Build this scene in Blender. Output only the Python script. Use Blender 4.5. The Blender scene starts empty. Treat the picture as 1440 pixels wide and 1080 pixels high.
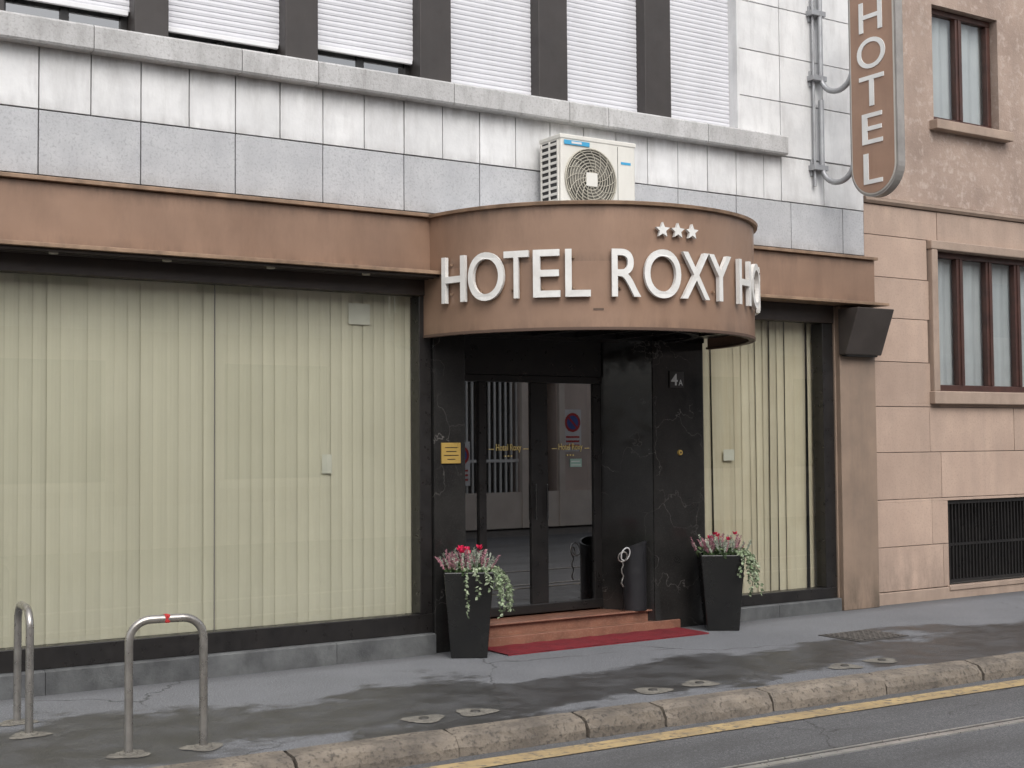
import bpy, math, random
from mathutils import Vector, Matrix
rnd=random.Random(7)
S=bpy.context.scene
COL=S.collection
rad=math.radians

# ------------------------------------------------------------------ helpers
def link(o,parent=None):
    COL.objects.link(o)
    if parent: o.parent=parent
    return o
def empty(name,loc=(0,0,0)):
    e=bpy.data.objects.new(name,None); e.empty_display_size=.2; e.location=loc
    return link(e)
class MB:
    def __init__(s,xf=None): s.v=[];s.f=[];s.t=[];s.xf=xf
    def add(s,vs,fs,t=.5):
        b=len(s.v)
        s.v+= [tuple(s.xf(*p)) if s.xf else tuple(p) for p in vs]
        for f in fs: s.f.append(tuple(b+i for i in f)); s.t.append(t)
    def box(s,x0,x1,y0,y1,z0,z1,t=.5):
        s.add([(x0,y0,z0),(x1,y0,z0),(x1,y1,z0),(x0,y1,z0),(x0,y0,z1),(x1,y0,z1),(x1,y1,z1),(x0,y1,z1)],
              [(0,3,2,1),(4,5,6,7),(0,1,5,4),(1,2,6,5),(2,3,7,6),(3,0,4,7)],t)
    def pane(s,x0,x1,y,z0,z1,t=.5):
        s.add([(x0,y,z0),(x1,y,z0),(x1,y,z1),(x0,y,z1)],[(0,1,2,3)],t)
    def prism_x(s,x0,x1,prof,t=.5):
        n=len(prof)
        s.add([(x0,y,z) for y,z in prof]+[(x1,y,z) for y,z in prof],
              [tuple(range(n))[::-1],tuple(range(n,2*n))]+[(i,(i+1)%n,n+(i+1)%n,n+i) for i in range(n)],t)
    def prism_z(s,prof,z0,z1,t=.5):
        n=len(prof)
        s.add([(x,y,z0) for x,y in prof]+[(x,y,z1) for x,y in prof],
              [tuple(range(n))[::-1],tuple(range(n,2*n))]+[(i,(i+1)%n,n+(i+1)%n,n+i) for i in range(n)],t)
    def cyl(s,c,r0,r1,z0,z1,n=32,t=.5,cap=True):
        vs=[(c[0]+r0*math.cos(2*math.pi*i/n),c[1]+r0*math.sin(2*math.pi*i/n),z0) for i in range(n)]
        vs+=[(c[0]+r1*math.cos(2*math.pi*i/n),c[1]+r1*math.sin(2*math.pi*i/n),z1) for i in range(n)]
        fs=[(i,(i+1)%n,n+(i+1)%n,n+i) for i in range(n)]
        if cap: fs+=[tuple(range(n))[::-1],tuple(range(n,2*n))]
        s.add(vs,fs,t)
    def obj(s,name,mat,parent=None,bevel=0,smooth=False,seg=2):
        m=bpy.data.meshes.new(name); m.from_pydata(s.v,[],s.f)
        a=m.attributes.new("tint",'FLOAT','FACE'); a.data.foreach_set("value",s.t)
        m.materials.append(mat)
        if smooth: m.shade_smooth()
        m.update()
        o=bpy.data.objects.new(name,m); link(o,parent)
        if bevel:
            b=o.modifiers.new("bevel",'BEVEL'); b.width=bevel; b.segments=seg; b.limit_method='ANGLE'; b.angle_limit=rad(40)
        return o
def tube(name,pts,r,mat,parent=None,closed=False,res=3):
    c=bpy.data.curves.new(name,'CURVE'); c.dimensions='3D'; c.bevel_depth=r; c.bevel_resolution=res
    sp=c.splines.new('POLY'); sp.points.add(len(pts)-1)
    for i,p in enumerate(pts): sp.points[i].co=(*p,1)
    sp.use_cyclic_u=closed; sp.use_smooth=True; c.use_fill_caps=True
    c.materials.append(mat); o=bpy.data.objects.new(name,c); return link(o,parent)
def glyph(txt,offset=0,ext=.02):
    c=bpy.data.curves.new("g",'FONT'); c.body=txt; c.size=1; c.offset=offset; c.extrude=ext; c.resolution_u=8
    o=bpy.data.objects.new("g",c); COL.objects.link(o)
    bpy.context.view_layer.update()
    dg=bpy.context.evaluated_depsgraph_get()
    m=bpy.data.meshes.new_from_object(o.evaluated_get(dg))
    v=[tuple(q.co) for q in m.vertices]; f=[tuple(p.vertices) for p in m.polygons]
    bpy.data.objects.remove(o); return v,f
def norm(v):
    x0=min(p[0] for p in v);x1=max(p[0] for p in v);y0=min(p[1] for p in v);y1=max(p[1] for p in v)
    return [((p[0]-x0)/(x1-x0),(p[1]-y0)/(y1-y0),p[2]) for p in v]

# ------------------------------------------------------------------ materials
def M(name,c1,c2=None,scale=2.,rough=.6,metal=0,bump=0,bscale=80,speck=None,sscale=150,samt=.35,streak=0,stsc=(5,5,.6),tint=0,coat=0,stcol=(.25,.22,.2)):
    m=bpy.data.materials.new(name); m.use_nodes=True; N=m.node_tree.nodes; L=m.node_tree.links
    b=N["Principled BSDF"]; b.inputs["Roughness"].default_value=rough; b.inputs["Metallic"].default_value=metal
    b.inputs["Coat Weight"].default_value=coat
    tc=N.new("ShaderNodeTexCoord")
    c2=c2 or tuple(x*.85 for x in c1)
    def noise(sc,det=5,mp=None,ro=.6):
        n=N.new("ShaderNodeTexNoise"); n.inputs["Scale"].default_value=sc; n.inputs["Detail"].default_value=det; n.inputs["Roughness"].default_value=ro
        if mp:
            q=N.new("ShaderNodeMapping"); q.inputs["Scale"].default_value=mp; L.new(tc.outputs["Object"],q.inputs[0]); L.new(q.outputs[0],n.inputs[0])
        else: L.new(tc.outputs["Object"],n.inputs[0])
        return n.outputs["Fac"]
    def ramp(s,a,bb):
        r=N.new("ShaderNodeMapRange"); r.inputs[1].default_value=a; r.inputs[2].default_value=bb; L.new(s,r.inputs[0]); return r.outputs[0]
    def mix(f,a,bb,mode='MIX'):
        x=N.new("ShaderNodeMix"); x.data_type='RGBA'; x.blend_type=mode
        for i,v in ((0,f),(6,a),(7,bb)):
            if hasattr(v,'is_linked') or hasattr(v,'links'): L.new(v,x.inputs[i])
            else: x.inputs[i].default_value=v if i==0 else (*v,1)
        return x.outputs[2]
    col=mix(ramp(noise(scale),.35,.68),c1,c2)
    if speck:
        f=ramp(noise(sscale,3),.52,.68)
        mu=N.new("ShaderNodeMath"); mu.operation='MULTIPLY'; mu.inputs[1].default_value=samt; L.new(f,mu.inputs[0])
        col=mix(mu.outputs[0],col,speck)
    if streak:
        f=ramp(noise(1,6,stsc,.7),.48,.78)
        mu=N.new("ShaderNodeMath"); mu.operation='MULTIPLY'; mu.inputs[1].default_value=streak; L.new(f,mu.inputs[0])
        col=mix(mu.outputs[0],col,stcol,'MIX')
    if tint:
        at=N.new("ShaderNodeAttribute"); at.attribute_name="tint"
        r=N.new("ShaderNodeMapRange"); r.inputs[3].default_value=1-tint; r.inputs[4].default_value=1+tint; L.new(at.outputs["Fac"],r.inputs[0])
        vm=N.new("ShaderNodeVectorMath"); vm.operation='SCALE'; L.new(col,vm.inputs[0]); L.new(r.outputs[0],vm.inputs["Scale"]); col=vm.outputs[0]
    L.new(col,b.inputs["Base Color"])
    rr=N.new("ShaderNodeMapRange"); rr.inputs[1].default_value=.3; rr.inputs[2].default_value=.7
    rr.inputs[3].default_value=max(rough-.1,.02); rr.inputs[4].default_value=min(rough+.1,1); L.new(noise(scale*3,2),rr.inputs[0]); L.new(rr.outputs[0],b.inputs["Roughness"])
    if bump:
        bp=N.new("ShaderNodeBump"); bp.inputs["Strength"].default_value=bump; bp.inputs["Distance"].default_value=.01
        L.new(noise(bscale,3),bp.inputs["Height"]); L.new(bp.outputs[0],b.inputs["Normal"])
    return m
def grime(m,bands,col):
    """dirt gathered under/over horizontal edges: bands=(z_edge, z_fade, strength), broken up by noise"""
    N=m.node_tree.nodes; L=m.node_tree.links; b=N["Principled BSDF"]; src=b.inputs["Base Color"].links[0].from_socket
    tc=N.new("ShaderNodeTexCoord"); sp=N.new("ShaderNodeSeparateXYZ"); L.new(tc.outputs["Object"],sp.inputs[0])
    q=N.new("ShaderNodeMapping"); q.inputs["Scale"].default_value=(4,4,1.2); L.new(tc.outputs["Object"],q.inputs[0])
    n=N.new("ShaderNodeTexNoise"); n.inputs["Scale"].default_value=1.5; n.inputs["Detail"].default_value=7; n.inputs["Roughness"].default_value=.7; L.new(q.outputs[0],n.inputs[0])
    nr=N.new("ShaderNodeMapRange"); nr.inputs[1].default_value=.38; nr.inputs[2].default_value=.62; L.new(n.outputs["Fac"],nr.inputs[0])
    for z0,z1,s in bands:
        r=N.new("ShaderNodeMapRange"); r.inputs[1].default_value=z0; r.inputs[2].default_value=z1; r.inputs[3].default_value=s; r.inputs[4].default_value=0; L.new(sp.outputs[2],r.inputs[0])
        lim=N.new("ShaderNodeMath"); lim.operation='COMPARE'; lim.inputs[1].default_value=(z0+z1)/2; lim.inputs[2].default_value=abs(z1-z0)/2+.003; L.new(sp.outputs[2],lim.inputs[0])
        a=N.new("ShaderNodeMath"); a.operation='MULTIPLY'; L.new(r.outputs[0],a.inputs[0]); L.new(nr.outputs[0],a.inputs[1])
        a2=N.new("ShaderNodeMath"); a2.operation='MULTIPLY'; L.new(a.outputs[0],a2.inputs[0]); L.new(lim.outputs[0],a2.inputs[1])
        x=N.new("ShaderNodeMix"); x.data_type='RGBA'; L.new(a2.outputs[0],x.inputs[0]); L.new(src,x.inputs[6]); x.inputs[7].default_value=(*col,1); src=x.outputs[2]
    L.new(src,b.inputs["Base Color"]); return m
def veins(m,col,scale=1.6,amt=.8):
    N=m.node_tree.nodes; L=m.node_tree.links; b=N["Principled BSDF"]; src=b.inputs["Base Color"].links[0].from_socket
    tc=N.new("ShaderNodeTexCoord"); nz=N.new("ShaderNodeTexNoise"); nz.inputs["Scale"].default_value=3; nz.inputs["Detail"].default_value=6; L.new(tc.outputs["Object"],nz.inputs[0])
    vm=N.new("ShaderNodeVectorMath"); vm.operation='MULTIPLY_ADD'; L.new(nz.outputs["Color"],vm.inputs[0]); vm.inputs[1].default_value=(.7,.7,.9); L.new(tc.outputs["Object"],vm.inputs[2])
    vo=N.new("ShaderNodeTexVoronoi"); vo.feature='DISTANCE_TO_EDGE'; vo.inputs["Scale"].default_value=scale; L.new(vm.outputs[0],vo.inputs["Vector"])
    r=N.new("ShaderNodeMapRange"); r.inputs[1].default_value=0; r.inputs[2].default_value=.007; r.inputs[3].default_value=amt; r.inputs[4].default_value=0; L.new(vo.outputs["Distance"],r.inputs[0])
    n2=N.new("ShaderNodeTexNoise"); n2.inputs["Scale"].default_value=2.2; L.new(tc.outputs["Object"],n2.inputs[0])
    r2=N.new("ShaderNodeMapRange"); r2.inputs[1].default_value=.45; r2.inputs[2].default_value=.6; L.new(n2.outputs["Fac"],r2.inputs[0])
    mu=N.new("ShaderNodeMath"); mu.operation='MULTIPLY'; L.new(r.outputs[0],mu.inputs[0]); L.new(r2.outputs[0],mu.inputs[1])
    x=N.new("ShaderNodeMix"); x.data_type='RGBA'; L.new(mu.outputs[0],x.inputs[0]); L.new(src,x.inputs[6]); x.inputs[7].default_value=(*col,1); L.new(x.outputs[2],b.inputs["Base Color"]); return m
def glass(name,tintc,refl):
    m=bpy.data.materials.new(name); m.use_nodes=True; N=m.node_tree.nodes; L=m.node_tree.links
    N.remove(N["Principled BSDF"]); out=[n for n in N if n.type=='OUTPUT_MATERIAL'][0]
    t=N.new("ShaderNodeBsdfTransparent"); t.inputs[0].default_value=(*tintc,1)
    g=N.new("ShaderNodeBsdfGlossy"); g.inputs["Roughness"].default_value=.01
    fr=N.new("ShaderNodeLayerWeight"); fr.inputs[0].default_value=.12
    mu=N.new("ShaderNodeMath"); mu.operation='MULTIPLY_ADD'; mu.inputs[1].default_value=.8; mu.inputs[2].default_value=refl; mu.use_clamp=True; L.new(fr.outputs[0],mu.inputs[0])
    x=N.new("ShaderNodeMixShader"); L.new(mu.outputs[0],x.inputs[0]); L.new(t.outputs[0],x.inputs[1]); L.new(g.outputs[0],x.inputs[2]); L.new(x.outputs[0],out.inputs[0])
    return m
def cloth(name,c,c2,tl=.35,tint=.1,stc=(.4,.4,.3),st=.3):
    m=M(name,c,c2,1.2,.85,tint=tint,streak=st,stsc=(10,10,.35),stcol=stc)
    N=m.node_tree.nodes; L=m.node_tree.links; b=N["Principled BSDF"]; out=[n for n in N if n.type=='OUTPUT_MATERIAL'][0]
    src=b.inputs["Base Color"].links[0].from_socket
    t=N.new("ShaderNodeBsdfTranslucent"); L.new(src,t.inputs[0]); x=N.new("ShaderNodeMixShader"); x.inputs[0].default_value=tl
    L.new(b.outputs[0],x.inputs[1]); L.new(t.outputs[0],x.inputs[2]); L.new(x.outputs[0],out.inputs[0]); return m
white_tile=M("white_marble",(.73,.73,.725),(.61,.61,.61),3.5,.55,bump=.15,bscale=40,streak=.65,stsc=(7,7,1.3),tint=.06,stcol=(.42,.41,.40))
grime(white_tile,[(4.23,4.02,.6),(3.81,3.89,.5)],(.29,.28,.27))
grey_tile=M("grey_stone",(.50,.505,.515),(.42,.425,.44),4,.65,bump=.2,speck=(.30,.305,.315),sscale=60,samt=.6,streak=.3,stsc=(6,6,1),tint=.06,stcol=(.32,.32,.32))
grime(grey_tile,[(3.375,3.47,.55)],(.23,.22,.21))
ledge_m=M("ledge_stone",(.52,.515,.51),(.40,.395,.39),3,.7,bump=.3,speck=(.28,.27,.26),sscale=50,samt=.6,streak=.7,stsc=(9,9,2.5),tint=.06,stcol=(.21,.20,.19))
joint_m=M("joint_dark",(.16,.15,.14))
bronze=M("bronze_panel",(.33,.212,.147),(.255,.162,.112),1.2,.42,metal=.2,streak=.55,stsc=(3.0,3.0,.9),stcol=(.175,.11,.078),bump=.02,bscale=8)
grime(bronze,[(3.315,3.2,.6),(2.905,2.98,.5),(2.42,2.50,.5)],(.12,.08,.058))
bronze_l=M("bronze_lip",(.36,.24,.16),(.2,.13,.085),6,.5,metal=.2,streak=.5,stsc=(8,8,3),stcol=(.1,.075,.055))
pil_m=M("pilaster_bronze",(.29,.21,.155),(.21,.155,.118),2,.6,streak=.6,stsc=(4,4,.6),stcol=(.15,.115,.09))
grime(pil_m,[(.0,.5,.9),(2.86,2.1,.5)],(.09,.07,.052))
dark=M("dark_metal",(.012,.011,.011),(.02,.018,.017),5,.35)
black_int=M("interior_black",(.01,.009,.008))
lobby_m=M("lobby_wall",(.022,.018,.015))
granite=veins(M("dark_granite",(.016,.0155,.015),(.026,.025,.024),3,.13,speck=(.06,.058,.053),sscale=150,samt=.3),(.16,.15,.14))
base_st=M("base_stone",(.13,.135,.135),(.07,.072,.075),4,.5,bump=.3,streak=.7,stsc=(5,5,3),stcol=(.03,.03,.032),tint=.12)
pier_m=M("pier_brown",(.034,.029,.027),(.046,.039,.036),3,.5,streak=.3,stcol=(.06,.052,.047))
shut_m=M("shutter_pvc",(.67,.67,.70),(.61,.61,.64),2,.5,streak=.3,stsc=(4,4,.5),stcol=(.5,.5,.51))
letter_m=M("letter_white",(.78,.775,.75),(.66,.65,.62),8,.5,streak=.35,stsc=(10,10,2),stcol=(.48,.45,.41))
pink=M("pink_stone",(.48,.355,.28),(.39,.285,.225),1.6,.65,bump=.15,speck=(.30,.23,.187),sscale=50,samt=.5,streak=.55,stsc=(3,3,.5),tint=.10,stcol=(.29,.225,.185))
grime(pink,[(.12,.7,.7),(3.9,3.5,.35)],(.19,.15,.122))
stucco=M("stucco",(.40,.305,.25),(.28,.21,.172),1.4,.9,bump=.6,bscale=55,speck=(.50,.41,.355),sscale=14,samt=.6,streak=.6,stsc=(3,3,.7),stcol=(.22,.17,.142))
stucco_trim=M("stucco_trim",(.39,.295,.232),(.29,.22,.175),3,.8,bump=.3,streak=.5,stsc=(6,6,2),stcol=(.21,.16,.13),tint=.05)
wood=M("window_wood",(.075,.032,.024),(.045,.02,.016),6,.45)
curtain=cloth("curtain_white",(.70,.73,.73),(.58,.61,.62),.3,0,(.48,.52,.53),.5)
blind=cloth("vertical_blind",(.625,.60,.475),(.575,.55,.43),.10,.03,(.48,.46,.35),.3)
blind2=cloth("curtain_beige",(.64,.59,.45),(.53,.47,.34),.10,.08,(.43,.35,.23),.5)
steel=M("steel",(.44,.42,.39),(.29,.275,.255),8,.33,metal=.75)
gal=M("galvanised",(.40,.41,.42),(.3,.3,.31),8,.5,metal=.4)
plastic=M("planter_black",(.010,.010,.010),(.016,.016,.015),3,.2)
soil=M("soil",(.03,.02,.014))
terra=M("step_red_stone",(.27,.125,.082),(.20,.092,.06),5,.45,bump=.1,speck=(.38,.25,.18),sscale=90,samt=.4,streak=.5,stsc=(5,5,5),stcol=(.11,.06,.043))
matred=M("mat_red",(.22,.014,.022),(.14,.010,.016),6,.95,bump=.6,bscale=300)
gold=M("brass",(.62,.42,.12),(.5,.33,.09),4,.35,metal=.4)
acw=M("ac_white",(.70,.685,.63),(.63,.61,.56),2,.45,streak=.3,stsc=(9,9,1.5),stcol=(.46,.43,.37))
acd=M("ac_dark",(.03,.03,.03))
acg=M("ac_grille",(.48,.45,.37),(.40,.37,.31),3,.5)
blue=M("sticker_blue",(.05,.35,.6),(.05,.3,.5))
redm=M("sign_red",(.5,.03,.03))
whitem=M("paint_white",(.72,.72,.72))
yellow=M("paint_yellow",(.48,.355,.18),(.36,.265,.14),6,.8,bump=.3,speck=(.14,.125,.10),sscale=22,samt=1,streak=.8,stsc=(3,9,3),stcol=(.17,.15,.115))
kerb_m=M("kerb_granite",(.235,.20,.16),(.14,.12,.10),4,.85,bump=1.0,bscale=40,speck=(.06,.053,.047),sscale=40,samt=.8,tint=.2,streak=.7,stsc=(4,4,9),stcol=(.08,.072,.063))
patch_m=M("concrete_patch",(.23,.215,.185),(.13,.12,.105),9,.9,bump=.6,bscale=60,speck=(.07,.07,.06),sscale=50,samt=.7)
iron=M("cast_iron",(.07,.065,.06),(.04,.038,.035),20,.6)
g_win=glass("window_glass",(.95,.96,.94),.11)
g_up=glass("upper_window_glass",(.5,.5,.5),.35)
g_door=glass("door_glass",(.45,.45,.45),.42)
g_pink=glass("clear_glass",(.93,.95,.95),.12)

def asphalt(name,base,dark_c,side=False):
    m=bpy.data.materials.new(name); m.use_nodes=True; N=m.node_tree.nodes; L=m.node_tree.links; b=N["Principled BSDF"]
    tc=N.new("ShaderNodeTexCoord")
    def noise(sc,det=6,mp=None):
        n=N.new("ShaderNodeTexNoise"); n.inputs["Scale"].default_value=sc; n.inputs["Detail"].default_value=det; n.inputs["Roughness"].default_value=.65
        if mp:
            q=N.new("ShaderNodeMapping"); q.inputs["Scale"].default_value=mp; L.new(tc.outputs["Object"],q.inputs[0]); L.new(q.outputs[0],n.inputs[0])
        else: L.new(tc.outputs["Object"],n.inputs[0])
        return n.outputs["Fac"]
    def mr(s,a,bb,c=0,d=1):
        r=N.new("ShaderNodeMapRange"); 
        for i,v in enumerate((a,bb,c,d)): r.inputs[i+1].default_value=v
        L.new(s,r.inputs[0]); return r.outputs[0]
    def mix(f,a,bb):
        x=N.new("ShaderNodeMix"); x.data_type='RGBA'
        L.new(f,x.inputs[0])
        for i,v in ((6,a),(7,bb)):
            if isinstance(v,tuple): x.inputs[i].default_value=(*v,1)
            else: L.new(v,x.inputs[i])
        return x.outputs[2]
    def math_(op,a,bb):
        x=N.new("ShaderNodeMath"); x.operation=op; x.use_clamp=False
        for i,v in enumerate((a,bb)):
            if isinstance(v,(int,float)): x.inputs[i].default_value=v
            else: L.new(v,x.inputs[i])
        return x.outputs[0]
    col=mix(mr(noise(1.1),.3,.7),base,tuple(c*.74 for c in base))
    col=mix(mr(noise(130,2),.5,.72,0,.9),col,tuple(min(1,c*2.3) for c in base))
    col=mix(mr(noise(90,2,(1,1,2)),.54,.7,0,.85),col,tuple(c*.35 for c in base))
    wet=None
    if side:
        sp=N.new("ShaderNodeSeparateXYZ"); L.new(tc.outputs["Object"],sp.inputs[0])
        n=mr(noise(1.0,10,(.6,1.0,1)),.25,.75,-1.15,1.15)
        yc=math_('ADD',sp.outputs[1],math_('MULTIPLY',sp.outputs[0],.05))
        d=math_('ABSOLUTE',math_('ADD',yc,1.55),0)
        v=math_('SUBTRACT',.58,d); v=math_('ADD',v,math_('MULTIPLY',n,.75))
        wet=mr(v,-.05,.14,0,1)
        w2=math_('MULTIPLY',wet,mr(noise(3.5,6),.3,.6,.62,1))
        col=mix(w2,col,dark_c)
        wet=w2
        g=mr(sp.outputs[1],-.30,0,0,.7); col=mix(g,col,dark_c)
    else:
        col=mix(mr(noise(1.0,6,(.25,1.3,1)),.42,.66,0,.8),col,dark_c)
    vo=N.new("ShaderNodeTexVoronoi"); vo.feature='DISTANCE_TO_EDGE'; vo.inputs["Scale"].default_value=.55
    nz=N.new("ShaderNodeTexNoise"); nz.inputs["Scale"].default_value=2.5; nz.inputs["Detail"].default_value=6; L.new(tc.outputs["Object"],nz.inputs[0])
    vm=N.new("ShaderNodeVectorMath"); vm.operation='MULTIPLY_ADD'; L.new(nz.outputs["Color"],vm.inputs[0]); vm.inputs[1].default_value=(.5,.5,0); L.new(tc.outputs["Object"],vm.inputs[2]); L.new(vm.outputs[0],vo.inputs["Vector"])
    cr=mr(vo.outputs["Distance"],.0,.006,.8,0)
    cm=math_('MULTIPLY',cr,mr(noise(.6,3),.48,.56))
    col=mix(cm,col,(.025,.024,.023))
    L.new(col,b.inputs["Base Color"])
    if wet: L.new(mr(wet,0,1,.88,.40),b.inputs["Roughness"])
    else: b.inputs["Roughness"].default_value=.8
    bp=N.new("ShaderNodeBump"); bp.inputs["Strength"].default_value=.8; bp.inputs["Distance"].default_value=.006
    L.new(noise(100,3),bp.inputs["Height"]); L.new(bp.outputs[0],b.inputs["Normal"])
    return m
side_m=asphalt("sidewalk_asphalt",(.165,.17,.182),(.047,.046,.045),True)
road_m=asphalt("road_asphalt",(.125,.126,.13),(.07,.069,.068))

# ------------------------------------------------------------------ ground, road, sidewalk, kerb
A0=rad(-1.7)
def KR(x,y,z):
    dx,dy=x-2.5,y+2.40
    return (2.5+dx*math.cos(A0)-dy*math.sin(A0),-2.40+dx*math.sin(A0)+dy*math.cos(A0),z)
mb=MB(); mb.add([(-300,-300,-.16),(300,-300,-.16),(300,300,-.16),(-300,300,-.16)],[(0,1,2,3)]); mb.obj("ground",M("ground_soil",(.13,.12,.11)))
mb=MB(KR); mb.add([(-40,-12.5,-.12),(60,-9,-.12),(60,-2.5,-.12),(-40,-2.5,-.12)],[(0,1,2,3)]); mb.obj("road",road_m)
mb=MB(); a=KR(-40,-2.40,0); b_=KR(60,-2.40,0); mb.add([a,b_,(60,.9,0),(-40,.9,0)],[(0,1,2,3)]); mb.obj("sidewalk",side_m)
mb=MB(KR); x=-12.
lens=[.95,1.1,.8,1.2,.6]
while x<30:
    l=rnd.choice(lens)*rnd.uniform(.85,1.1)
    n=10; t=rnd.random(); dz=rnd.uniform(-.010,.004); dy=rnd.uniform(-.014,.010)
    vs=[];fs=[]
    for i in range(n+1):
        xx=x+.008+(l-.016)*i/n; e=.014 if i in(0,n) else 0
        j=lambda s=.006: rnd.uniform(-s,s)
        vs+=[(xx,-2.405,-.16),(xx,-2.403,.006-e*.3),(xx,-2.525+dy+j(),.004-e+dz),(xx,-2.562+dy+j(.008)+e,-.018-e+j(.005)),(xx,-2.585+dy+j(.007)+e,-.07+j()),(xx,-2.59+dy+e,-.16)]
    for i in range(n):
        for k in range(5):
            p=i*6+k; fs.append((p,p+1,p+7,p+6))
    fs+=[tuple(range(6)),tuple(n*6+k for k in range(6))[::-1]]
    mb.add(vs,fs,t); x+=l
mb.obj("kerb",kerb_m)
mb=MB(KR); mb.add([(-12,-2.87,-.114),(30,-2.87,-.114),(30,-2.70,-.114),(-12,-2.70,-.114)],[(0,1,2,3)]); mb.obj("road_marking",yellow)
rl=empty("tram_rail")
railm=M("rail_steel",(.50,.49,.47),(.36,.35,.33),10,.35,metal=.5)
def rails(y,nm):
    mb=MB(KR); mb.box(-40,60,y,y+.05,-.14,-.112); mb.box(-40,60,y+.08,y+.095,-.14,-.112); mb.obj("rail_head"+nm,railm,rl)
    mb=MB(KR); mb.box(-40,60,y+.052,y+.078,-.14,-.1165); mb.obj("rail_groove"+nm,acd,rl)
rails(-3.66,""); rails(-5.11,"_far")
def patch(name,x,y,r,z=.005,hole=True):
    mb=MB(); n=26; vs=[(x,y,z+.004)]
    for i in range(n):
        a=2*math.pi*i/n; q=r*(1+.16*math.sin(a*3+x*5)+rnd.uniform(-.07,.07)); vs.append((x+q*math.cos(a)*1.15,y+q*math.sin(a),z))
    mb.add(vs,[(0,i+1,(i+1)%n+1) for i in range(n)],.5); o=mb.obj(name,patch_m)
    if hole:
        m2=MB(); m2.cyl((x,y),r*.28,r*.25,z+.003,z+.010,16); m2.obj("anchor_ring",iron,o)
    return o
for (x,y) in [(3.86,-2.14),(4.21,-2.14),(5.50,-2.21),(5.91,-2.19),(7.18,-2.27),(7.58,-2.25)]:
    patch("concrete_patch",x,y,.11)
mh=empty("manhole_cover",(0,0,0))
mb=MB(); mb.box(8.15,8.72,-1.52,-1.07,-.02,.006); mb.obj("frame",iron,mh)
mb=MB(); 
for i in range(9):
    for j in range(7):
        mb.box(8.19+i*.056,8.19+i*.056+.04,-1.49+j*.057,-1.49+j*.057+.04,0,.012)
mb.obj("ribs",M("worn_iron",(.13,.12,.11),(.08,.075,.07),20,.6),mh)

# ------------------------------------------------------------------ hotel building
H=empty("hotel_building")
def row(mb,x0,x1,z0,z1,step,first,y=0,th=.04,g=.004):
    xs=[x0]; x=first
    while x<x0: x+=step
    while x<x1-.05:
        if x>x0+.03: xs.append(x)
        x+=step
    xs.append(x1)
    for a,b in zip(xs,xs[1:]): mb.box(a+g,b-g,y+rnd.uniform(-.002,.002),y+th,z0+g,z1-g,rnd.random())
W=MB(); row(W,-6.,8.87,3.81,4.23,.34,2.19-.34*20); row(W,8.87,9.96,3.81,4.23,.55,9.42)
for z0,z1 in ((4.235,4.74),(4.74,5.17),(5.17,5.62),(5.62,6.05),(6.05,6.5),(6.5,7.)):
    row(W,8.36,9.96,z0,z1,.55,8.32+.55)
row(W,-6,8.355,6.0,6.5,.55,-5.5); row(W,-6,8.355,6.5,7.,.55,-5.5)
W.obj("marble_cladding",white_tile,H,.003)
W=MB(); row(W,-6.,9.96,3.375,3.81,.34*2,2.19-.34*20,y=.004); W.obj("grey_cladding",grey_tile,H,.003)
W=MB(); W.box(-6,9.955,.035,.1,3.35,4.22); W.box(8.37,9.955,.035,.3,4.22,7); W.box(-6,8.37,.035,.3,6.0,7); W.box(-6,9.955,.1,.9,3.0,4.2);W.box(-6,9.95,.3,6,6.95,7.05);W.box(9.75,9.955,.1,6,0,7);W.box(-6,-5.8,.1,6,0,7);W.box(-6,9.9,6,6.2,0,7)
W.obj("wall_core",joint_m,H)
W=MB(); js=[-6,-5,-3.9,-2.8,-1.7,-.6,.5,1.45,2.52,3.56,4.15,5.3,6.4,6.8,7.9,8.87]
for a,b in zip(js,js[1:]): 
    W.prism_x(a+.003,b-.003,[(-.09,4.225),(-.10,4.24),(-.10,4.385),(-.085,4.40),(.18,4.42),(.18,4.225)],rnd.random())
W.obj("window_ledge",ledge_m,H)
W=MB(); pw=[(2.82,3.06),(3.93,4.19),(5.05,5.33),(6.16,6.45),(7.27,7.56)]
for k in range(1,9): pw.append((2.82-1.112*k,3.08-1.112*k))
for a,b in pw: W.box(a,b,-.005,.2,4.41,6.0)
W.obj("window_piers",pier_m,H,.006)
bays=sorted(pw); 
SH=MB(); FR=MB(); GL=MB(); BAR=MB()
edges=[(a[1],b[0]) for a,b in zip(bays,bays[1:])]+[(7.56,8.34)]
for a,b in edges:
    zb=4.42
    if a<3: zb=4.56
    elif a<4: zb=4.50
    elif a<5: zb=4.55
    if a<0: zb=4.42+rnd.choice([0,.1,.3])
    z=zb+.03
    while z<6.0:
        SH.add([(a,.120,z),(b,.120,z),(b,.114,z+.003),(a,.114,z+.003),(b,.111,z+.02),(a,.111,z+.02),(b,.114,z+.038),(a,.114,z+.038),(b,.120,z+.041),(a,.120,z+.041)],
               [(0,1,2,3),(3,2,4,5),(5,4,6,7),(7,6,8,9)],.5); z+=.041
    BAR.box(a+.01,b-.01,.10,.13,zb,zb+.035)
    FR.box(a,a+.045,.16,.2,4.42,6); FR.box(b-.045,b,.16,.2,4.42,6); FR.box(a+.045,b-.045,.16,.2,4.42,4.46); m=(a+b)/2; FR.box(m-.03,m+.03,.162,.198,4.46,6)
    GL.pane(a+.04,b-.04,.178,4.45,5.99)
SH.obj("roller_shutters",shut_m,H); BAR.obj("shutter_bars",M("bar_white",(.76,.76,.77)),H,.004); FR.obj("window_frames",dark,H,.003); GL.obj("window_panes",g_up,H)
W=MB(); W.box(-5.9,8.4,.6,.65,4.2,6); W.box(-5.9,8.4,.2,.6,4.2,4.22); W.obj("upper_room",black_int,H)
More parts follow.
